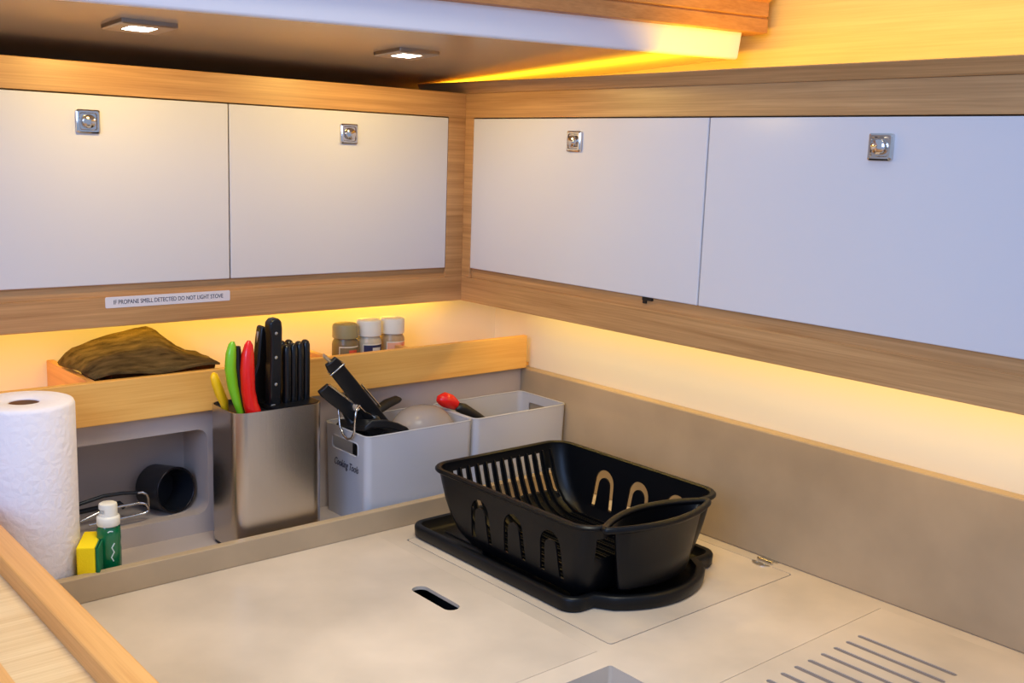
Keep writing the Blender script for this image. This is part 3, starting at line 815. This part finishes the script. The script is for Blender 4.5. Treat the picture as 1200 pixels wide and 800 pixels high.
m = MB()
m.loft([cuploop(i, 0) for i in range(5)] + [cuploop(i, -.003) for i in (4, 3, 2, 1)])
m.build('cutlery_cup', M['black_plastic'], dr, smooth=45)
z, x0, x1, yc, fb, bb = cl_[4]
m = MB(); m.tube([(x, y, .1268) for x, y, zz in lens(.1268, x0-.004, x1+.004, yc, fb+.001, bb+.001, 22, .75)], .0052, 10, closed=True)
m.build('cup_rim', M['black_plastic'], dr, smooth=60)
# dish-holding fins between the slots: each follows the wall down and along the floor
for i in range(12):
    x = -.344 + i*.0181
    inner = [(-.2315, .118), (-.236, .105), (-.244, .080), (-.256, .055), (-.2725, .035), (-.294, .0235), (-.310, .0205), (-.520, .0205)]
    outer = [(-.520, .0245), (-.312, .0245), (-.298, .0275), (-.2765, .0375), (-.260, .0565), (-.248, .081), (-.240, .106), (-.2345, .118)]
    MB().prism(inner + outer, 0, x-.0013, x+.0013).build('plate_fin', M['black_plastic'], dr)
for x, y in ((-.36, -.33), (-.155, -.33), (-.36, -.53), (-.155, -.53)):
    MB().lathe([(.008, .0064), (.009, .008), (.010, .0172)], (x, y, 0), 16).build('foot', M['black_plastic'], dr, smooth=50)

# ------------------------------------------------------------------ lights
def area(name, loc, rot, sx, sy, e, col):
    l = bpy.data.lights.new(name, 'AREA'); l.shape = 'RECTANGLE'; l.size = sx; l.size_y = sy; l.energy = e; l.color = col
    o = bpy.data.objects.new(name, l); COL.objects.link(o); o.location = loc; o.rotation_euler = rot
    return o
# LED strips behind the rails: under the left cabinet, under the right cabinet, on top of the right cabinet
area('led_under_left', (-.88, B+.036, .370), (math.radians(15), 0, 0), 1.52, .012, 1.3, (1, .69, .08))
area('led_under_right', (-.070, -.65, .372), (0, math.radians(-15), 0), .014, 1.3, 1.38, (1, .69, .17))
area('led_on_top', (-.085, -.55, .742), (0, math.radians(-150), 0), .012, 1.5, 3.8, (1, .63, .02))
# daylight from the companionway, behind and to the left of the viewer
def aim(o, tgt):
    d = Vector(tgt) - o.location; o.rotation_euler = d.to_track_quat('-Z', 'Y').to_euler()
o = area('companionway_daylight', (-2.6, -1.75, 1.25), (0, 0, 0), 1.1, 1.0, 30, (.34, .54, 1)); aim(o, (-.2, -.7, .5))
o = area('worktop_fill_light', (-.8, -.95, 1.6), (0, 0, 0), .5, .5, 2.7, (1, .95, .77)); aim(o, (-.74, -.60, 0)); o.data.spread = math.radians(66)  # unseen overhead light added to brighten the worktop, beam kept off the doors
W = bpy.data.worlds.new('World'); SC.world = W; W.use_nodes = True
bg = W.node_tree.nodes['Background']; bg.inputs[0].default_value = (.54, .68, 1, 1); bg.inputs[1].default_value = .62

# ------------------------------------------------------------------ camera
cam = bpy.data.cameras.new('camera'); co = bpy.data.objects.new('camera', cam); COL.objects.link(co)
cam.sensor_width = 36; cam.lens = 1232.19 / 1200 * 36; cam.clip_start = .02
Rr = ((0.76079798, -0.64802716, 0.03531633), (-0.08587345, -0.15445775, -0.98426041), (0.64328235, 0.74579059, -0.17315947))
mtx = Matrix(((Rr[0][0], -Rr[1][0], -Rr[2][0], -1.36596), (Rr[0][1], -Rr[1][1], -Rr[2][1], -1.53639), (Rr[0][2], -Rr[1][2], -Rr[2][2], .62), (0, 0, 0, 1)))
co.matrix_world = mtx
SC.camera = co
SC.view_settings.view_transform = 'Standard'
SC.view_settings.look = 'None'
SC.view_settings.gamma = 1
SC.view_settings.use_curve_mapping = False
SC.view_settings.exposure = .14
